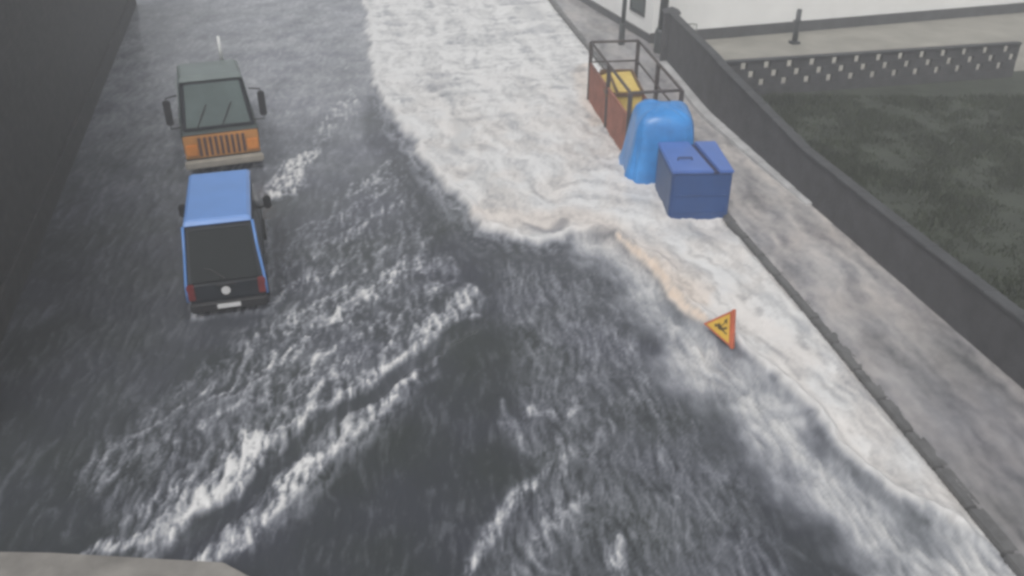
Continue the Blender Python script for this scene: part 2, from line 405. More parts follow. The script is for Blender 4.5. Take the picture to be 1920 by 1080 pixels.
    brk = np.clip(foam * 1.6, 0, 1) * (1 - 0.82 * sstep(-0.6, 0.3, sd))
    ca_.data.foreach_set('color', np.stack([foam, np.clip(mud_bounce, 0, 1), brk, np.ones_like(foam)], -1).reshape(-1).astype(np.float32))
    me.shade_smooth(); me.materials.append(water_material())
    o = bpy.data.objects.new('water', me); col.objects.link(o); struct(o)
build_water()

# ------------------------------------------------------------------ ground, pavement, kerb
M_asph = mat('asphalt', (0.05, 0.05, 0.052), 0.7, 0.3, 6, bump=0.3)
M_pave = mat('wet_pavement', (0.26, 0.25, 0.23), 0.34, 0.25, 0.7, bump=0.25, bscale=9)
M_kerb = mat('kerb_stone', (0.11, 0.11, 0.11), 0.5, 0.3, 2.5, bump=0.3)
M_garden = mat('garden_soil', (0.034, 0.041, 0.028), 0.85, 0.35, 1.2, bump=0.6, bscale=8)
M_yard = mat('yard_concrete', (0.25, 0.24, 0.21), 0.6, 0.22, 0.6, bump=0.2)
def slabs(m, sx, sy, rot):
    n = m.node_tree.nodes; l = m.node_tree.links; p = n['Principled BSDF']
    src = p.inputs['Base Color'].links[0].from_socket
    tc = n.new('ShaderNodeTexCoord'); mp = n.new('ShaderNodeMapping'); mp.inputs['Rotation'].default_value = (0, 0, R(rot))
    br = n.new('ShaderNodeTexBrick'); br.inputs['Scale'].default_value = 1.0; br.inputs['Brick Width'].default_value = sx; br.inputs['Row Height'].default_value = sy
    br.inputs['Mortar Size'].default_value = 0.012; br.inputs['Color1'].default_value = (0.82, 0.82, 0.82, 1); br.inputs['Color2'].default_value = (1, 1, 1, 1); br.inputs['Mortar'].default_value = (0.45, 0.45, 0.45, 1)
    l.new(tc.outputs['Object'], mp.inputs[0]); l.new(mp.outputs[0], br.inputs['Vector'])
    mx = n.new('ShaderNodeMix'); mx.data_type = 'RGBA'; mx.blend_type = 'MULTIPLY'; mx.inputs['Factor'].default_value = 1
    l.new(src, mx.inputs['A']); l.new(br.outputs['Color'], mx.inputs['B']); l.new(mx.outputs['Result'], p.inputs['Base Color'])
slabs(M_pave, 0.9, 0.6, -10)
g = MB(); g.poly([(-900, -900, -0.45), (900, -900, -0.45), (900, 1500, -0.45), (-900, 1500, -0.45)])
struct(g.build('ground', M_asph))
kp, wp = [], []
ys = [56 - 0.5 * i for i in range(113)]
pv = MB(); kb = MB()
for i in range(len(ys) - 1):
    y0, y1 = ys[i], ys[i + 1]
    a0, a1 = line_x(KERB, y0), line_x(KERB, y1); w0, w1 = line_x(WALL, y0), line_x(WALL, y1)
    pv.poly([(a0 + 0.28, y0, 0.185), (a1 + 0.28, y1, 0.185), (w1 + 0.3, y1, 0.185), (w0 + 0.3, y0, 0.185)])
    if i % 2 == 0 and i + 2 < len(ys):
        y2 = ys[i + 2]; a2 = line_x(KERB, y2)
        g_ = 0.012
        kb.hull([(a0, y0 - g_, -0.3), (a2, y2 + g_, -0.3), (a2 + 0.28, y2 + g_, -0.3), (a0 + 0.28, y0 - g_, -0.3),
                 (a0, y0 - g_, 0.2), (a2, y2 + g_, 0.2), (a2 + 0.28, y2 + g_, 0.2), (a0 + 0.28, y0 - g_, 0.2)], 0.02, 2)
struct(pv.build('pavement', M_pave)); struct(kb.build('kerb', M_kerb))
gd = MB(); gd.poly([(line_x(WALL, y) + 0.1, y, 0.12) for y in [33.2 - 0.6 * i for i in range(55)]] + [(60, 0.8, 0.12), (60, 46, 0.12), (line_x(WALL, 33.2) + 3.6, 34.0, 0.12)])
struct(gd.build('garden_ground', M_garden))
yd = MB(); yd.poly([(line_x(WALL, 33.0) + 0.1, 33.0, 0.116 + 0.02), (60, 45.5, 0.136), (60, 56, 0.136), (5.9, 43.5, 0.136)])
struct(yd.build('yard', M_yard))

# ------------------------------------------------------------------ boundary wall with a pale strip for the foam at its foot
M_wall = mat('grey_render', (0.058, 0.058, 0.062), 0.8, 0.3, 1.6, bump=0.4, bscale=10)
M_cope = mat('coping', (0.050, 0.052, 0.055), 0.7, 0.25, 2.5, bump=0.2)
M_foam_strip = mat('pale_foam_strip', (0.42, 0.42, 0.42), 0.5, 0.28, 1.2, bump=0.25)
def wall_h(y): return float(np.interp(y, [20, 24, 31, 42], [1.25, 1.3, 2.05, 2.15]))
bw = empty('boundary_wall', 'long dark grey wall running along the pavement behind the blue box', 'wall', (7.14, 30.45, 0.18))
def W0(b): # move to wall origin
    bmesh.ops.translate(b.bm, verts=b.bm.verts, vec=(-7.14, -30.45, -0.18)); return b
wb, wc, wpn = MB(), MB(), MB()
yy = [37.0 - 1.0 * i for i in range(37)]
for y0, y1 in zip(yy, yy[1:]):
    x0, x1 = line_x(WALL, y0), line_x(WALL, y1); h0, h1 = 0.18 + wall_h(y0), 0.18 + wall_h(y1)
    wb.hull([(x0, y0, 0), (x1, y1, 0), (x0 + 0.22, y0, 0), (x1 + 0.22, y1, 0), (x0, y0, h0), (x1, y1, h1), (x0 + 0.22, y0, h0), (x1 + 0.22, y1, h1)])
    wc.hull([(x0 - 0.05, y0 - .006, h0), (x1 - 0.05, y1 + .006, h1), (x0 + 0.27, y0 - .006, h0), (x1 + 0.27, y1 + .006, h1), (x0 - 0.05, y0 - .006, h0 + 0.09), (x1 - 0.05, y1 + .006, h1 + 0.09), (x0 + 0.27, y0 - .006, h0 + .09), (x1 + 0.27, y1 + .006, h1 + .09)], 0.015, 1)
    if y1 > 22:
        k = float(np.interp(y0, [22, 30], [0.4, 1]))
        wpn.hull([(x0 - 0.36 * k, y0 - .005, 0.1), (x1 - 0.36 * k, y1 + .005, 0.1), (x0 - .003, y0 - .005, 0.1), (x1 - .003, y1 + .005, 0.1),
                  (x0 - 0.33 * k, y0 - .005, .18 + .16 * k), (x1 - 0.33 * k, y1 + .005, .18 + .16 * k), (x0 - .003, y0 - .005, .18 + .2 * k), (x1 - .003, y1 + .005, .18 + .2 * k)])
W0(wb).build('wall_face', M_wall, bw); W0(wc).build('coping', M_cope, bw)
o = W0(wpn).build('plinth', M_foam_strip, bw); o['label'] = 'pale strip standing for the lit foam along the foot of the dark wall'  # solid strip added in place of the lit foam line at the wall

# gate pillar at the wall's far end
gp = empty('gate_pillar', 'dark square pillar ending the grey wall beside the handrail', 'pillar', (6.56, 37.3, 0.1))
b = MB(); b.box(-0.22, 0.34, -0.28, 0.28, 0, 2.2, 0.02); b.build('shaft', M_wall, gp)
b = MB(); b.hull([(x, y, 2.2) for x in (-.29, .41) for y in (-.35, .35)] + [(x, y, 2.27) for x in (-.29, .41) for y in (-.35, .35)] + [(.06, 0, 2.46)], 0.01, 1); b.build('cap', M_cope, gp)

# ------------------------------------------------------------------ pierced screen wall between garden and yard
M_screen = mat('dark_block', (0.060, 0.060, 0.063), 0.8, 0.3, 3, bump=0.3)
S0 = Vector((7.62, 32.85, 0.0)); sdv = Vector((3.6, 0.78, 0)).normalized(); sn = Vector((-sdv.y, sdv.x, 0))
sw = empty('screen_wall', 'dark pierced screen wall with staggered upright openings between garden and yard', 'wall', S0, math.degrees(math.atan2(sdv.y, sdv.x)))
LEN = 13.2
b = MB(); b.box(0, LEN, -0.10, 0.10, 0, 0.42); b.build('base_course', M_screen, sw)
b = MB()
cw, ow, rh = 0.95, 0.25, 0.335
for r_ in range(3):
    z0 = 0.42 + r_ * rh; z1 = z0 + rh
    x = -cw + (0.475 if r_ == 1 else 0.06 * r_)
    while x < LEN:
        a_, e_ = max(0, x + ow), min(LEN, x + cw)
        if e_ > a_: b.box(a_, e_, -0.08, 0.08, z0 + 0.002, z1 - 0.002, 0.012, 1)
        p_, q_ = max(0, x) + .001, min(LEN, x + ow) - .001
        if q_ > p_ + .02: b.box(p_, q_, -0.076, 0.076, z0 + .004, z0 + 0.07)
        x += cw
b.build('pierced_blocks', M_screen, sw)
b = MB(); b.box(-0.05, LEN, -0.13, 0.13, 1.442, 1.54, 0.02, 1); b.build('coping', M_cope, sw)

# ------------------------------------------------------------------ rough grass of the garden
def grass():
    n = 90000; r = np.random.default_rng(5)
    y = 10 + 23 * r.random(n) ** 0.8; x0 = np.interp(y, [k[1] for k in WALL[::-1]], [k[0] for k in WALL[::-1]]) + 0.35
    x = x0 + r.random(n) * (24 - 0.3 * y)
    c = fbm(x * 0.45, y * 0.45, 4); c2 = fbm(x * 1.6 + 9, y * 1.6, 3)
    keep = (c + 0.5 * c2 + 0.6 * r.random(n) > 0.05) & (y < 32.4 + 0.2 * (x - x0)); x, y, c, c2 = x[keep], y[keep], c[keep], c2[keep]; n = len(x)
    h = (0.10 + 0.22 * np.clip(c + 0.3, 0, 1.2) + 0.35 * np.clip(c2 - 0.5, 0, 1)) * r.uniform(0.6, 1.3, n)
    a = r.uniform(0, 6.283, n); w = 0.022; lx, ly = r.normal(0, 0.35, n) * h, r.normal(0, 0.35, n) * h
    z = np.full(n, 0.115)
    co = np.stack([np.stack([x - w * np.cos(a), y - w * np.sin(a), z], -1), np.stack([x + w * np.cos(a), y + w * np.sin(a), z], -1), np.stack([x + lx, y + ly, z + h], -1)], 1).reshape(-1, 3).astype(np.float32)
    me = bpy.data.meshes.new('grass'); me.vertices.add(3 * n); me.vertices.foreach_set('co', co.ravel())
    me.loops.add(3 * n); me.loops.foreach_set('vertex_index', np.arange(3 * n, dtype=np.int32))
    me.polygons.add(n); me.polygons.foreach_set('loop_start', np.arange(0, 3 * n, 3, dtype=np.int32)); me.update(calc_edges=True)
    me.materials.append(mat('grass_blade', (0.036, 0.046, 0.024), 0.6, 0.4, 1.2))
    o = bpy.data.objects.new('grass', me); col.objects.link(o); o['kind'] = 'stuff'
grass()

# ------------------------------------------------------------------ white building beyond the yard
M_white = mat('white_render', (0.82, 0.82, 0.80), 0.75, 0.06, 0.5, bump=0.1, bscale=6)
M_dado = mat('dark_dado', (0.07, 0.072, 0.076), 0.7, 0.3, 1.5, bump=0.2)
M_dglass = mat('dark_green_shutter', (0.018, 0.035, 0.033), 0.35, 0.3, 2)
M_gutter = mat('drain_metal', (0.05, 0.055, 0.06), 0.5, 0.2, 3)
ang = math.degrees(math.atan2(42.42 - 40.81, 13.66 - 8.4))
bd = empty('white_building', 'white rendered building with a dark band along its foot beyond the yard', 'building', (6.35, 40.5, 0.12), ang)
LB = 34
b = MB(); b.box(0, LB, 0, 13, 0, 8.0); b.build('wall', M_white, bd)
b = MB(); b.box(-0.05, LB, -0.06, -0.003, 0, 0.52, 0.01, 1); b.box(-0.06, -0.003, -0.003, 13, 0, 0.45, 0.01, 1); b.build('dado', M_dado, bd)
b = MB(); b.box(-0.3, LB + .3, -0.3, 13.3, 8.0, 8.2, 0.02, 1); b.build('roof', M_cope, bd)
wn = MB().box(-0.03, -0.002, 0.9, 2.3, 1.15, 3.2, 0.008, 1).build('window', M_dglass, bd)
fr = MB()
for (y0, y1, z0, z1) in ((0.8, 0.9, 1.05, 3.3), (2.3, 2.4, 1.05, 3.3), (0.9, 2.3, 1.05, 1.15), (0.9, 2.3, 3.2, 3.3)): fr.box(-0.07, -0.003, y0, y1, z0, z1)
fr.build('frame', M_gutter, wn)
wn = MB().box(-0.03, -0.002, 6.0, 7.8, 1.0, 3.2, 0.008, 1).build('window', M_dglass, bd)
for i, x in enumerate((11.0, 17.0, 23.0)):
    w_ = MB().box(x, x + 1.3, -0.03, -0.002, 2.9, 4.6, 0.008, 1).build('window', M_dglass, bd)
    MB().box(x - 0.12, x + 1.42, -0.16, -0.002, 2.78, 2.9, 0.01, 1).build('sill', M_cope, w_)

# handrail by the white wall
M_rail = mat('grey_tube', (0.26, 0.27, 0.25), 0.45, 0.15, 4, metal=0.3)
hr = empty('handrail', 'thin grey tube handrail in front of the white building', 'handrail', (7.25, 39.95, 0.13), ang)
b = MB(); b.tube([(0, 0, 0.95), (0.35, 0, 1.0), (0.9, 0, 1.0), (1.15, 0, 0.95)], 0.03); b.build('top_rail', M_rail, hr, True)
for x in (0.0, 0.58, 1.15):
    MB().tube([(x, 0, 0), (x, 0, 0.97)], 0.026).build('post', M_rail, hr, True)
b = MB()
for x in (0.15, 0.3, 0.45, 0.7, 0.85, 1.0): b.tube([(x, 0, 0.12), (x, 0, 0.97)], 0.010, 6)
b.tube([(0, 0, 0.12), (1.15, 0, 0.12)], 0.014, 8); b.build('infill_bars', M_rail, hr, True)

# drain post near the right of the white wall
dp = empty('drainpipe', 'short dark drainpipe standing against the white building', 'pipe', up(1489, 82, 0.13) + (0.13,), ang)
b = MB(); b.tube([(0, 0, 0), (0, 0, 1.55)], 0.13, 14, 0.11); b.build('pipe', M_gutter, dp, True)
MB().box(-.2, .2, -.2, .2, 0, .12, .02).build('foot', M_gutter, dp); MB().box(-.15, .15, -.15, .15, 1.0, 1.06, .01).build('bracket', M_gutter, dp)

# ------------------------------------------------------------------ posts on the pavement
M_post = mat('painted_steel', (0.055, 0.062, 0.064), 0.5, 0.25, 3, metal=0.2)
def lamp_post(x, y, r, h, label, lean):
    e = empty('lamp_post', label, 'lamp post', (x, y, 0.185), 0, 'dark posts on the far pavement')
    MB().tube([(0, 0, 0), (0, 0, 0.08), (0, 0, 0.9), (lean * 0.15, 0, 0.98)], r * 1.45, 14, r * 1.3).build('base', M_post, e, True)
    MB().tube([(lean * .15, 0, 0.98), (lean * 0.4, 0, h * .5), (lean, 0, h)], r, 14, r * 0.8).build('shaft', M_post, e, True)
    MB().tube([(lean, 0, h), (lean - 0.5, -0.1, h + 0.25), (lean - 1.2, -0.2, h + 0.3)], r * .5, 10).build('arm', M_post, e, True)
    MB().box(lean - 1.9, lean - 1.15, -0.38, -0.02, h + .22, h + .36, .04).build('lantern', M_post, e)
lamp_post(4.98, 40.2, 0.10, 6.4, 'slim dark lamp post on the pavement behind the cage', 0.15)
lamp_post(6.54, 39.0, 0.19, 6.8, 'thick dark lamp post by the end of the grey wall', 0.2)

# ------------------------------------------------------------------ guard cage
M_rust = mat('rusty_red_sheet', (0.25, 0.10, 0.068), 0.75, 0.3, 2.2, bump=0.3)
M_frame = mat('rusty_dark_steel', (0.060, 0.048, 0.046), 0.6, 0.35, 5)
cage = empty('guard_cage', 'open guard cage of dark posts and rails with rusty red side panels', 'cage', (4.13, 29.65, 0.0), 0)
Apt, Bpt, Ept, Fpt = Vector((2.92, 32.5, 0)), Vector((4.68, 32.7, 0)), Vector((3.68, 26.6, 0)), Vector((5.32, 26.85, 0))
C0 = Vector((4.13, 29.65, 0))
Dpt, Cpt = (Apt + Ept) / 2, (Bpt + Fpt) / 2
HT = 2.36
for p in (Apt, Dpt, Ept, Bpt, Cpt, Fpt):
    q = p - C0; MB().box(q.x - .068, q.x + .068, q.y - .068, q.y + .068, -0.2, HT, 0.012, 1).build('post', M_frame, cage)
def rail(name, p, q, z, r, m=M_frame):
    p, q = p - C0, q - C0; return MB().tube([(p.x, p.y, z), (q.x, q.y, z)], r, 8).build(name, m, cage, True)
for p, q in ((Apt, Bpt), (Apt, Ept), (Bpt, Fpt), (Ept, Fpt)): rail('top_rail', p, q, HT, 0.05)
for p, q in ((Apt, Bpt), (Bpt, Fpt)): rail('middle_rail', p, q, 1.62, 0.035)
def side_panel(p, q, z0, z1):
    p, q = p - C0, q - C0; d = (q - p).normalized(); nrm = Vector((-d.y, d.x, 0)); L = (q - p).length
    n = int(L / 0.12) * 2; pts = []
    for k in range(n + 1):
        off = 0.025 * (1 if (k // 2) % 2 else -1); pts.append(p + d * (L * k / n) + nrm * off)
    bmk = MB()
    for t0, t1 in zip(pts, pts[1:]):
        bmk.hull([(*(t0 + nrm * s).xy, z) for s in (-.006, .006) for z in (z0, z1)] + [(*(t1 + nrm * s).xy, z) for s in (-.006, .006) for z in (z0, z1)])
    return bmk.build('side_panel', M_rust, cage)
side_panel(Apt, Ept, -0.15, 1.55); side_panel(Bpt, Fpt, -0.15, 0.75); side_panel(Apt, Bpt, -0.15, 1.15)
rail('panel_rail', Apt, Ept, 1.58, 0.045, M_rust)

# yellow bin inside the cage
M_yel = mat('yellow_plastic', (0.62, 0.44, 0.09), 0.5, 0.18, 2, c2=(0.72, 0.55, 0.17))
M_yfr = mat('brown_frame', (0.13, 0.075, 0.035), 0.65, 0.3, 4)
yb = empty('yellow_bin', 'pale yellow box with brown framing inside the guard cage', 'box', (3.84, 30.75, 0.0), 2)
b = MB(); b.box(-0.62, 0.62, -1.2, 1.2, -0.1, 1.3, 0.03); b.build('body', M_yel, yb)
l1 = MB().hull([(-.55, -1.12, 1.302), (.55, -1.12, 1.302), (.55, 1.12, 1.302), (-.55, 1.12, 1.302), (-.25, -1.12, 1.42), (.55, -1.12, 1.46), (.55, 1.12, 1.46), (-.25, 1.12, 1.42)], 0.02); l1.build('lid', M_yel, yb)
b = MB()
b.box(-.66, -.56, -1.26, 1.26, 1.28, 1.40, .015); b.box(.56, .66, -1.26, 1.26, 1.30, 1.50, .015)
b.box(-.56, .56, 1.16, 1.26, 1.30, 1.5, .015); b.box(-.56, .56, -1.26, -1.16, 1.28, 1.42, .015)
b.box(-.30, -.22, -1.16, 1.16, 1.40, 1.48, .01); b.build('frame', M_yfr, yb)

# ------------------------------------------------------------------ light blue tarpaulin over a load
def tarp_mat():
    m = mat('blue_tarpaulin', (0.026, 0.18, 0.48), 0.30, 0.12, 1.5, c2=(0.042, 0.27, 0.66), bump=0.35, bscale=3.5)
    return m
TB = []
cx, cy = 4.60, 25.75
levels = [(-0.15, 1.28, 1.30), (0.15, 1.22, 1.26), (0.5, 1.14, 1.18), (0.95, 1.07, 1.08), (1.4, 1.02, 1.0), (1.7, 0.98, 0.94), (1.88, 0.90, 0.86), (2.0, 0.74, 0.70), (2.07, 0.50, 0.46), (2.10, 0.22, 0.2)]
NT = 72
for z, hx, hy in levels:
    ring = []
    for k in range(NT):
        a = 2 * math.pi * k / NT; c, s = math.cos(a), math.sin(a); e = 0.42
        x = math.copysign(abs(c) ** e, c) * hx; y = math.copysign(abs(s) ** e, s) * hy
        f = max(0, 1 - z / 1.9)
        fold = f * (0.045 * math.sin(9 * a + 1.3) + 0.03 * math.sin(17 * a + z * 2) + 0.02 * math.sin(31 * a))
        flare = 0.10 * f * max(0, -c)
        ring.append((x * 0.88 * (1 + fold + flare), y * (1 + fold), z * 1.09 + 0.03 * math.sin(3 * a + 1) * (z > 1.5) + 0.02 * math.sin(7 * a) * (z > 1.2)))
    TB.append(ring)
tp = MB().rings(TB).build('tarpaulin', tarp_mat(), None, True)
tp.location = (cx, cy, 0)
tag(tp, 'light blue tarpaulin with a rounded top draped between cage and dark blue box', 'tarpaulin')

# ------------------------------------------------------------------ dark blue box
M_box = mat('dark_blue_paint', (0.016, 0.062, 0.20), 0.55, 0.10, 1.3, bump=0.08, bscale=12)
M_lid = mat('blue_lid', (0.065, 0.145, 0.42), 0.32, 0.10, 1.3)
M_gap = mat('dark_seam', (0.02, 0.03, 0.09), 0.6, 0.1, 3)
M_side = mat('paler_blue_side', (0.075, 0.115, 0.22), 0.6, 0.15, 1.6)  # side panel in a paler blue than the front
bx = empty('storage_box', 'dark blue storage box with a two leaf lid standing in the foam', 'box', (5.19, 23.42, 0.0), 2.5)
hw, hd, ht = 0.83, 1.05, 1.46
b = MB(); b.box(-hw, hw, -hd, hd, -0.3, ht, 0.025); body = b.build('body', M_box, bx)
b = MB(); b.box(-hw - 0.02, -hw - 0.003, -hd + .06, hd - .06, 0.05, ht - .08, .006, 1); b.build('side_panel', M_side, bx)
b = MB()
for z in (0.25, 0.8): b.box(-hw + .08, hw - .08, -hd - 0.022, -hd - 0.003, z, z + 0.035, .006, 1)
for x in (-hw + .05, hw - .09): b.box(x, x + .05, -hd - 0.022, -hd - .003, -0.2, ht - .06, .006, 1)
b.build('front_rib', M_box, bx)
b = MB(); b.hull([(-hw - .03, -hd - .04, ht + .003), (0.30, -hd - .04, ht + .003), (0.06, hd + .03, ht + .003), (-hw - .03, hd + .03, ht + .003), (-hw - .03, -hd - .04, ht + .09), (0.30, -hd - .04, ht + .09), (0.06, hd + .03, ht + .12), (-hw - .03, hd + .03, ht + .12)], 0.025)
ld = b.build('lid', M_lid, bx)
b = MB(); b.tube([(-.55, -.3, ht + .10), (-.55, -.3, ht + .17), (-.15, -.3, ht + .17), (-.15, -.3, ht + .10)], 0.022, 8); b.build('handle', M_gap, ld, True)
b = MB(); b.hull([(0.45, -hd - .04, ht + .003), (hw + .03, -hd - .04, ht + .003), (hw + .03, hd + .03, ht + .003), (0.22, hd + .03, ht + .003), (0.45, -hd - .04, ht + .09), (hw + .03, -hd - .04, ht + .09), (hw + .03, hd + .03, ht + .12), (0.22, hd + .03, ht + .12)], 0.025)
ld = b.build('lid', M_lid, bx)
b = MB(); b.hull([(0.31, -hd - .03, ht + .003), (0.44, -hd - .03, ht + .003), (0.21, hd, ht + .003), (0.07, hd, ht + .003), (0.31, -hd - .03, ht + .03), (0.44, -hd - .03, ht + .03), (0.21, hd, ht + .03), (0.07, hd, ht + .03)]); b.build('seam_strip', M_gap, bx)

# ------------------------------------------------------------------ works sign
M_syel = mat('sign_yellow', (0.66, 0.42, 0.06), 0.45, 0.10, 6)
M_sred = mat('sign_red', (0.50, 0.12, 0.055), 0.5, 0.2, 5)
M_sblk = mat('sign_black', (0.10, 0.065, 0.02), 0.6, 0.2, 5)
sg = bpy.data.objects.new('warning_sign', None); col.objects.link(sg)
tag(sg, 'yellow triangular roadworks sign tipped on its side in the foam', 'sign')
# the board lies on its side: its base stands upright at the right, leaning back 20 degrees, its top points left and away
tl_, q_ = R(20), R(47)
Vv = Vector((0, math.sin(tl_), math.cos(tl_))); Nn = Vector((0, math.cos(tl_), -math.sin(tl_)))
ax_ = (Vector((1, 0, 0)) * math.cos(q_) - Nn * math.sin(q_)).normalized()      # local x: from the top to the base
az_ = ax_.cross(Vv).normalized()
Bb = Vector((*up(1370, 655, 0.22), 0.22))
Mm = Bb + Vv * 0.45 - ax_ * 0.26
sg.matrix_world = Matrix(((ax_.x, Vv.x, az_.x, Mm.x), (ax_.y, Vv.y, az_.y, Mm.y), (ax_.z, Vv.z, az_.z, Mm.z), (0, 0, 0, 1)))
SS = 0.45
tri = [(-0.46, 0.0), (0.26, 0.41), (0.26, -0.41)]
def shrink(k): return [(x * k, y * k) for x, y in tri]
ident = lambda u, v, d: (u, v, d)
MB().prism(tri, ident, -0.05, 0.0).build('board', M_sred, sg)
MB().prism(shrink(0.80), ident, 0.003, 0.008).build('face', M_syel, sg)
rim = MB(); rim.box(0.262, 0.315, -0.43, 0.43, -0.06, 0.03, 0.006, 1); rim.build('rim', M_sred, sg)
# digging worker, upright on the sign = towards -x
pg = MB()
def pp(pts): pg.prism([(-v, u) for u, v in pts], ident, 0.010, 0.014)
def dot(cx_, cy_, r): pp([(cx_ + r * math.cos(t), cy_ + r * math.sin(t)) for t in [2 * math.pi * k / 14 for k in range(14)]])
dot(0.02, 0.13, 0.036)
pp([(-0.06, 0.06), (0.02, 0.10), (0.07, 0.08), (0.0, -0.03), (-0.07, -0.02)])
pp([(-0.07, -0.02), (-0.01, -0.03), (0.03, -0.15), (-0.02, -0.15)])
pp([(-0.07, -0.02), (-0.03, -0.03), (-0.11, -0.15), (-0.15, -0.15)])
pp([(0.05, 0.07), (0.09, 0.05), (0.02, -0.02), (-0.02, 0.0)])
pp([(-0.04, 0.03), (-0.03, 0.045), (0.14, -0.10), (0.125, -0.115)])
pp([(0.09, -0.15), (0.15, -0.07), (0.22, -0.15)])
pg.build('pictogram', M_sblk, sg)
for y in (-0.25, 0.25):
    MB().tube([(0.0, y, -0.052), (0.05, y, -0.40)], 0.014, 8).build('leg', M_frame, sg, True)

# ------------------------------------------------------------------ van
M_vblue = mat('van_blue', (0.10, 0.24, 0.56), 0.35, 0.06, 1.5, coat=0.3)
M_vdark = mat('van_dark', (0.014, 0.018, 0.024), 0.45, 0.2, 2, spec=0.3)
M_glass = mat('dark_glass', (0.010, 0.013, 0.014), 0.2, 0.1, 1, spec=0.22)
M_tyre = mat('tyre', (0.02, 0.02, 0.02), 0.85, 0.2, 8)
M_rim = mat('rim', (0.3, 0.3, 0.3), 0.4, 0.1, 5, metal=0.6)
M_plate = mat('plate_white', (0.62, 0.62, 0.62), 0.5, 0.05, 5)
M_lred = mat('tail_lamp', (0.16, 0.02, 0.02), 0.3, 0.2, 5)
M_black = mat('black_plastic', (0.018, 0.018, 0.02), 0.6, 0.2, 6)
van = empty('van', 'dark van with a bright blue roof in the flood, seen from behind', 'van', (-6.55, 17.40, -0.1), 15)
b = MB(); b.hull([(sx * w, y, z) for sx in (-1, 1) for (w, y, z) in ((.80, .04, .30), (.87, 0, .55), (.88, .03, 1.02), (.80, 4.8, .30), (.85, 4.85, .6), (.82, 4.7, .95), (.87, 3.9, 1.05))], 0.06, 3); b.build('body', M_vdark, van, False)
b = MB(); b.hull([(sx * w, y, z) for sx in (-1, 1) for (w, y, z) in ((.85, .06, 1.0), (.85, 4.0, 1.0), (.74, .78, 2.16), (.74, 3.65, 2.16))], 0.03, 2); cabn = b.build('cabin', M_vdark, van)
b = MB(); b.hull([(sx * w, y, z) for sx in (-1, 1) for (w, y, z) in ((.77, .66, 2.16), (.77, 3.72, 2.16), (.70, .78, 2.27), (.70, 3.55, 2.27))], 0.03, 3); rf = b.build('roof', M_vblue, van); rf['label'] = 'bright blue roof of the dark van'
for sx in (-1, 1): MB().tube([(sx * .765, .72, 2.16), (sx * .80, .42, 1.65), (sx * .87, .06, 1.0), (sx * .885, 0.0, .6)], 0.035, 8).build('corner_trim', M_vblue, van, True)
b = MB(); b.hull([(sx * w, y, z) for sx in (-1, 1) for (w, y, z) in ((.74, .035, 1.06), (.66, .62, 2.06), (.74, .075, 1.06), (.66, .66, 2.06))]); b.build('rear_window', M_glass, van)
for sx in (-1, 1):
    for (y0, y1, t0, t1) in ((.35, 1.35, .85, 1.38), (1.45, 2.45, 1.45, 2.45), (2.55, 3.75, 2.55, 3.3)):
        b = MB(); b.hull([(sx * (.855 + s), y, 1.08) for s in (0, .012) for y in (y0, y1)] + [(sx * (.765 + s), y, 2.06) for s in (0, .012) for y in (t0, t1)]); b.build('side_window', M_glass, van)
    b = MB(); b.box(sx * 1.06 - .10, sx * 1.06 + .10, 3.55, 3.7, 1.1, 1.45, .04); b.tube([(sx * .84, 3.65, 1.10), (sx * 1.0, 3.63, 1.18)], .03, 8); b.build('mirror', M_black, van)
    b = MB(); b.hull([(sx * x, y, z) for x in (.70, .875) for (y, z) in ((-.02, .62), (-.005, 1.0), (.12, .62), (.14, 1.0))], .02); b.build('tail_lamp', M_lred, van)
    for y in (.85, 3.9):
        tw = MB().disc((sx * .80, y, .31), (1, 0, 0), .31, .2, 22).build('wheel', M_tyre, van, False)
        MB().disc((sx * .905, y, .31), (1, 0, 0), .19, .015, 18).build('rim', M_rim, tw)
MB().tube([(.0, .02, 1.10), (-.28, .16, 1.28), (-.50, .22, 1.34)], .014, 6).build('rear_wiper', M_black, van)
MB().box(-.22, .22, -.03, -.012, .93, .985, .006, 1).build('tailgate_handle', M_black, van)
for sx in (-1, 1):
    for y in (1.42, 2.5): MB().box(sx * .90 - .012, sx * .90 + .012, y - .10, y + .04, .93, .965, .005, 1).build('door_handle', M_black, van)
b = MB(); b.box(-.86, .86, -.10, .02, .32, .56, .04, 3); b.build('bumper', M_black, van)
b = MB(); b.box(-.26, .26, -.118, -.103, .40, .51, .006, 1); b.build('number_plate', M_plate, van)
b = MB(); b.disc((-.02, -.012, .80), (0, 1, 0), .10, .03, 20); b.build('badge', M_plate, van)

# ------------------------------------------------------------------ works truck behind the van
M_org = mat('orange_paint', (0.52, 0.24, 0.065), 0.5, 0.2, 2.0)
M_ggr = mat('grey_green_paint', (0.055, 0.072, 0.068), 0.5, 0.2, 2.0)
M_ogl = mat('greenish_glass', (0.10, 0.135, 0.13), 0.18, 0.2, 1)
M_grf = mat('cab_roof_grey', (0.14, 0.17, 0.165), 0.4, 0.15, 1.5)
M_amb = mat('amber_lamp', (0.70, 0.26, 0.05), 0.35, 0.1, 6)
M_wht = mat('white_pole', (0.62, 0.63, 0.62), 0.5, 0.1, 5)
tk = empty('works_truck', 'works truck with an orange slatted front and glazed grey cab behind the van', 'truck', (-8.98, 25.75, -0.12), 20); tk.scale = (1.05, 1.05, 1.10)
b = MB(); b.hull([(sx * w, y, z) for sx in (-1, 1) for (w, y, z) in ((1.05, 0, .45), (1.10, 0, 1.45), (1.10, 2.2, .45), (1.10, 2.2, 1.45))], .05, 3); b.build('cab_body', M_ggr, tk)
MB().box(-1.06, 1.06, -.045, -.002, .70, 1.36, .02, 2).build('front_panel', M_org, tk)
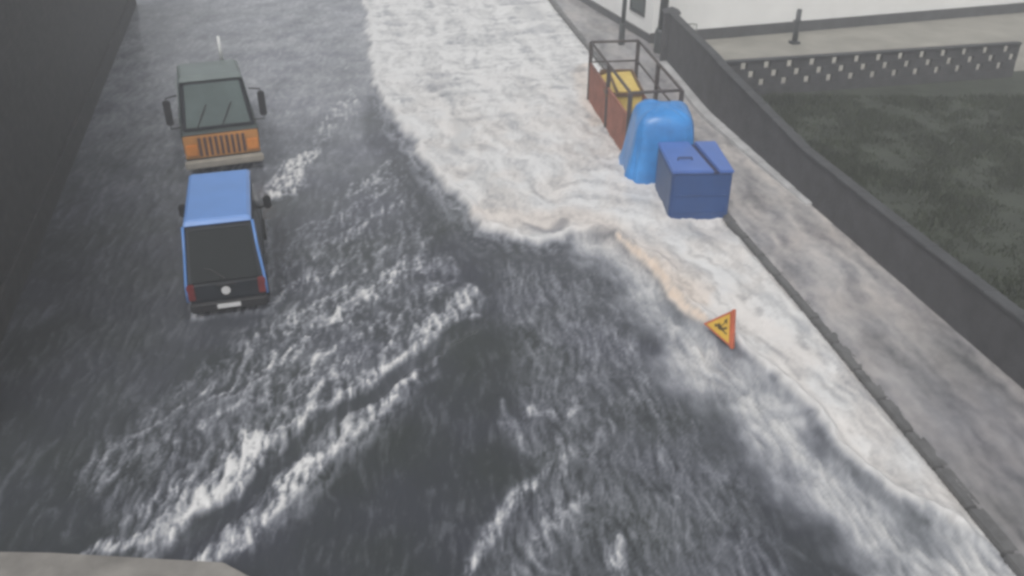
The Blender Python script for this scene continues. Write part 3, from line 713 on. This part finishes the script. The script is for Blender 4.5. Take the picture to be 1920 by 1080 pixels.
b = MB(); b.hull([(sx * w, y, z) for sx in (-1, 1) for (w, y, z) in ((1.02, .10, 1.45), (.86, .42, 2.75), (1.06, 2.1, 1.45), (.88, 2.0, 2.75))], .03, 2); b.build('cab_frame', M_vdark, tk)
b = MB(); b.hull([(sx * w, y, z) for sx in (-1, 1) for (w, y, z) in ((.90, .36, 2.75), (.90, 2.05, 2.75), (.80, .55, 2.88), (.80, 1.9, 2.88))], .03, 2); b.build('roof', M_grf, tk)
b = MB(); b.hull([(sx * w, y, z) for sx in (-1, 1) for (w, y, z) in ((.90, .085, 1.56), (.76, .375, 2.68), (.90, .11, 1.56), (.76, .40, 2.68))]); ws = b.build('windscreen', M_ogl, tk)
for x in (.1, -.6): MB().tube([(x, .07, 1.55), (x + .35, .20, 2.15)], .015, 6).build('wiper', M_black, ws)
for sx in (-1, 1):
    b = MB(); b.hull([(sx * (1.02 + s), y, 1.6) for s in (0.01, .03) for y in (.45, 1.95)] + [(sx * (.875 + s), y, 2.65) for s in (.01, .03) for y in (.62, 1.85)]); b.build('side_window', M_ogl, tk)
    b = MB(); b.box(sx * 1.30 - .10, sx * 1.30 + .10, -.12, -.04, 1.75, 2.45, .03); b.tube([(sx * 1.0, .12, 2.5), (sx * 1.3, -.05, 2.5), (sx * 1.3, -.05, 2.4)], .02, 6); b.tube([(sx * 1.03, .12, 1.6), (sx * 1.3, -.05, 1.65), (sx * 1.3, -.05, 1.8)], .02, 6); b.build('mirror', M_black, tk)
    b = MB(); b.box(sx * .86 - .16, sx * .86 + .16, -.10, -.047, .80, 1.12, .02); b.build('headlight', M_amb, tk)
    for y in (.95, 4.6):
        tw = MB().disc((sx * .92, y, .42), (1, 0, 0), .42, .28, 22).build('wheel', M_tyre, tk)
        MB().disc((sx * 1.07, y, .42), (1, 0, 0), .24, .02, 18).build('rim', M_rim, tw)
b = MB()
for k in range(9):
    x = -.62 + k * .155; b.box(x - .04, x + .04, -.075, -.047, .76, 1.30, .01, 1)
b.build('grille_slats', mat('brown_slats', (0.10, 0.05, 0.04), .6, .2, 4), tk)
b = MB(); b.box(-1.12, 1.12, -.16, .0, .42, .66, .04, 3); b.build('bumper', mat('pale_bumper', (0.34, 0.31, 0.26), .6, .2, 3), tk)
b = MB(); b.tube([(.45, 1.95, 2.8), (.45, 1.95, 3.55)], .06, 12, .05); b.build('exhaust_stack', M_wht, tk, True)
b = MB(); b.box(-1.08, 1.08, 2.35, 5.8, .75, .9, .02); b.box(-1.08, 1.08, 2.35, 2.42, .9, 1.5, .01); b.box(-1.08, 1.08, 5.73, 5.8, .9, 1.4, .01)
b.box(-1.08, -1.02, 2.42, 5.73, .9, 1.4, .01); b.box(1.02, 1.08, 2.42, 5.73, .9, 1.4, .01); b.build('load_bed', M_grf, tk)

# ------------------------------------------------------------------ left side: dark stone wall along the street
def stone_mat():
    m = bpy.data.materials.new('dark_stone'); m.use_nodes = True
    n = m.node_tree.nodes; l = m.node_tree.links; p = n['Principled BSDF']; p.inputs['Roughness'].default_value = 0.75
    tc = n.new('ShaderNodeTexCoord'); mp = n.new('ShaderNodeMapping'); mp.inputs['Rotation'].default_value = (R(90), 0, 0)
    br = n.new('ShaderNodeTexBrick'); br.inputs['Scale'].default_value = 1.4; br.inputs['Mortar Size'].default_value = 0.012
    br.inputs['Color1'].default_value = (0.035, 0.036, 0.038, 1); br.inputs['Color2'].default_value = (0.055, 0.054, 0.052, 1); br.inputs['Mortar'].default_value = (0.03, 0.03, 0.03, 1)
    l.new(tc.outputs['Object'], mp.inputs[0]); l.new(mp.outputs[0], br.inputs['Vector'])
    nz = n.new('ShaderNodeTexNoise'); nz.inputs['Scale'].default_value = 2; nz.inputs['Detail'].default_value = 7; l.new(tc.outputs['Object'], nz.inputs['Vector'])
    mx = n.new('ShaderNodeMix'); mx.data_type = 'RGBA'; mx.blend_type = 'MULTIPLY'; mx.inputs['Factor'].default_value = 0.8
    l.new(br.outputs['Color'], mx.inputs['A']); rp = n.new('ShaderNodeValToRGB'); rp.color_ramp.elements[0].position = .3; rp.color_ramp.elements[1].position = .7
    rp.color_ramp.elements[0].color = (.5, .5, .5, 1); l.new(nz.outputs['Fac'], rp.inputs['Fac']); l.new(rp.outputs['Color'], mx.inputs['B'])
    l.new(mx.outputs['Result'], p.inputs['Base Color'])
    bp = n.new('ShaderNodeBump'); bp.inputs['Strength'].default_value = .6; bp.inputs['Distance'].default_value = .04; l.new(br.outputs['Fac'], bp.inputs['Height']); bp.invert = True
    l.new(bp.outputs['Normal'], p.inputs['Normal']); return m
p0, p1 = Vector((-10.6, 13.0, 0)), Vector((-20.5, 49.0, 0))
dv = (p1 - p0); LW = dv.length
lw = empty('stone_wall', 'tall dark stone wall along the left side of the flooded street', 'wall', p0 + Vector((0, 0, -0.3)), math.degrees(math.atan2(dv.y, dv.x)))
M_stone = stone_mat()
b = MB(); b.box(-1.0, LW, 0, 0.7, 0, 8.5, 0.02, 1); b.build('wall_face', M_stone, lw)
b = MB(); b.box(-1.0, LW, -0.12, -0.003, 0, 1.0, 0.02, 1); b.build('plinth', M_stone, lw)
b = MB(); b.box(-1.1, LW + .1, -0.15, 0.85, 8.5, 8.65, 0.03, 1); b.build('coping', M_cope, lw)

# pavement corner at the near left
M_pv2 = mat('pale_pavement', (0.19, 0.18, 0.165), 0.5, 0.3, 1.5, bump=0.2)
b = MB(); b.hull([(x, y, z) for (x, y) in ((-3.9, 9.45), (-4.6, 9.85), (-7.4, 10.05), (-30, 10.6), (-30, 2), (-2.5, 2)) for z in (-0.3, 0.15)], 0.02, 2)
struct(b.build('near_pavement', M_pv2))

# ------------------------------------------------------------------ haze
hz = MB(); hz.box(-60, 62, -6, 66, -1.5, 14.5)
hm = bpy.data.materials.new('haze'); hm.use_nodes = True
hn = hm.node_tree; hn.nodes.remove(hn.nodes['Principled BSDF'])
pvn = hn.nodes.new('ShaderNodeVolumePrincipled'); pvn.inputs['Color'].default_value = (0.93, 0.94, 0.95, 1); pvn.inputs['Density'].default_value = 0.0055; pvn.inputs['Anisotropy'].default_value = 0.2
hn.links.new(pvn.outputs[0], hn.nodes['Material Output'].inputs['Volume'])
ho = hz.build('haze', hm); ho['kind'] = 'stuff'
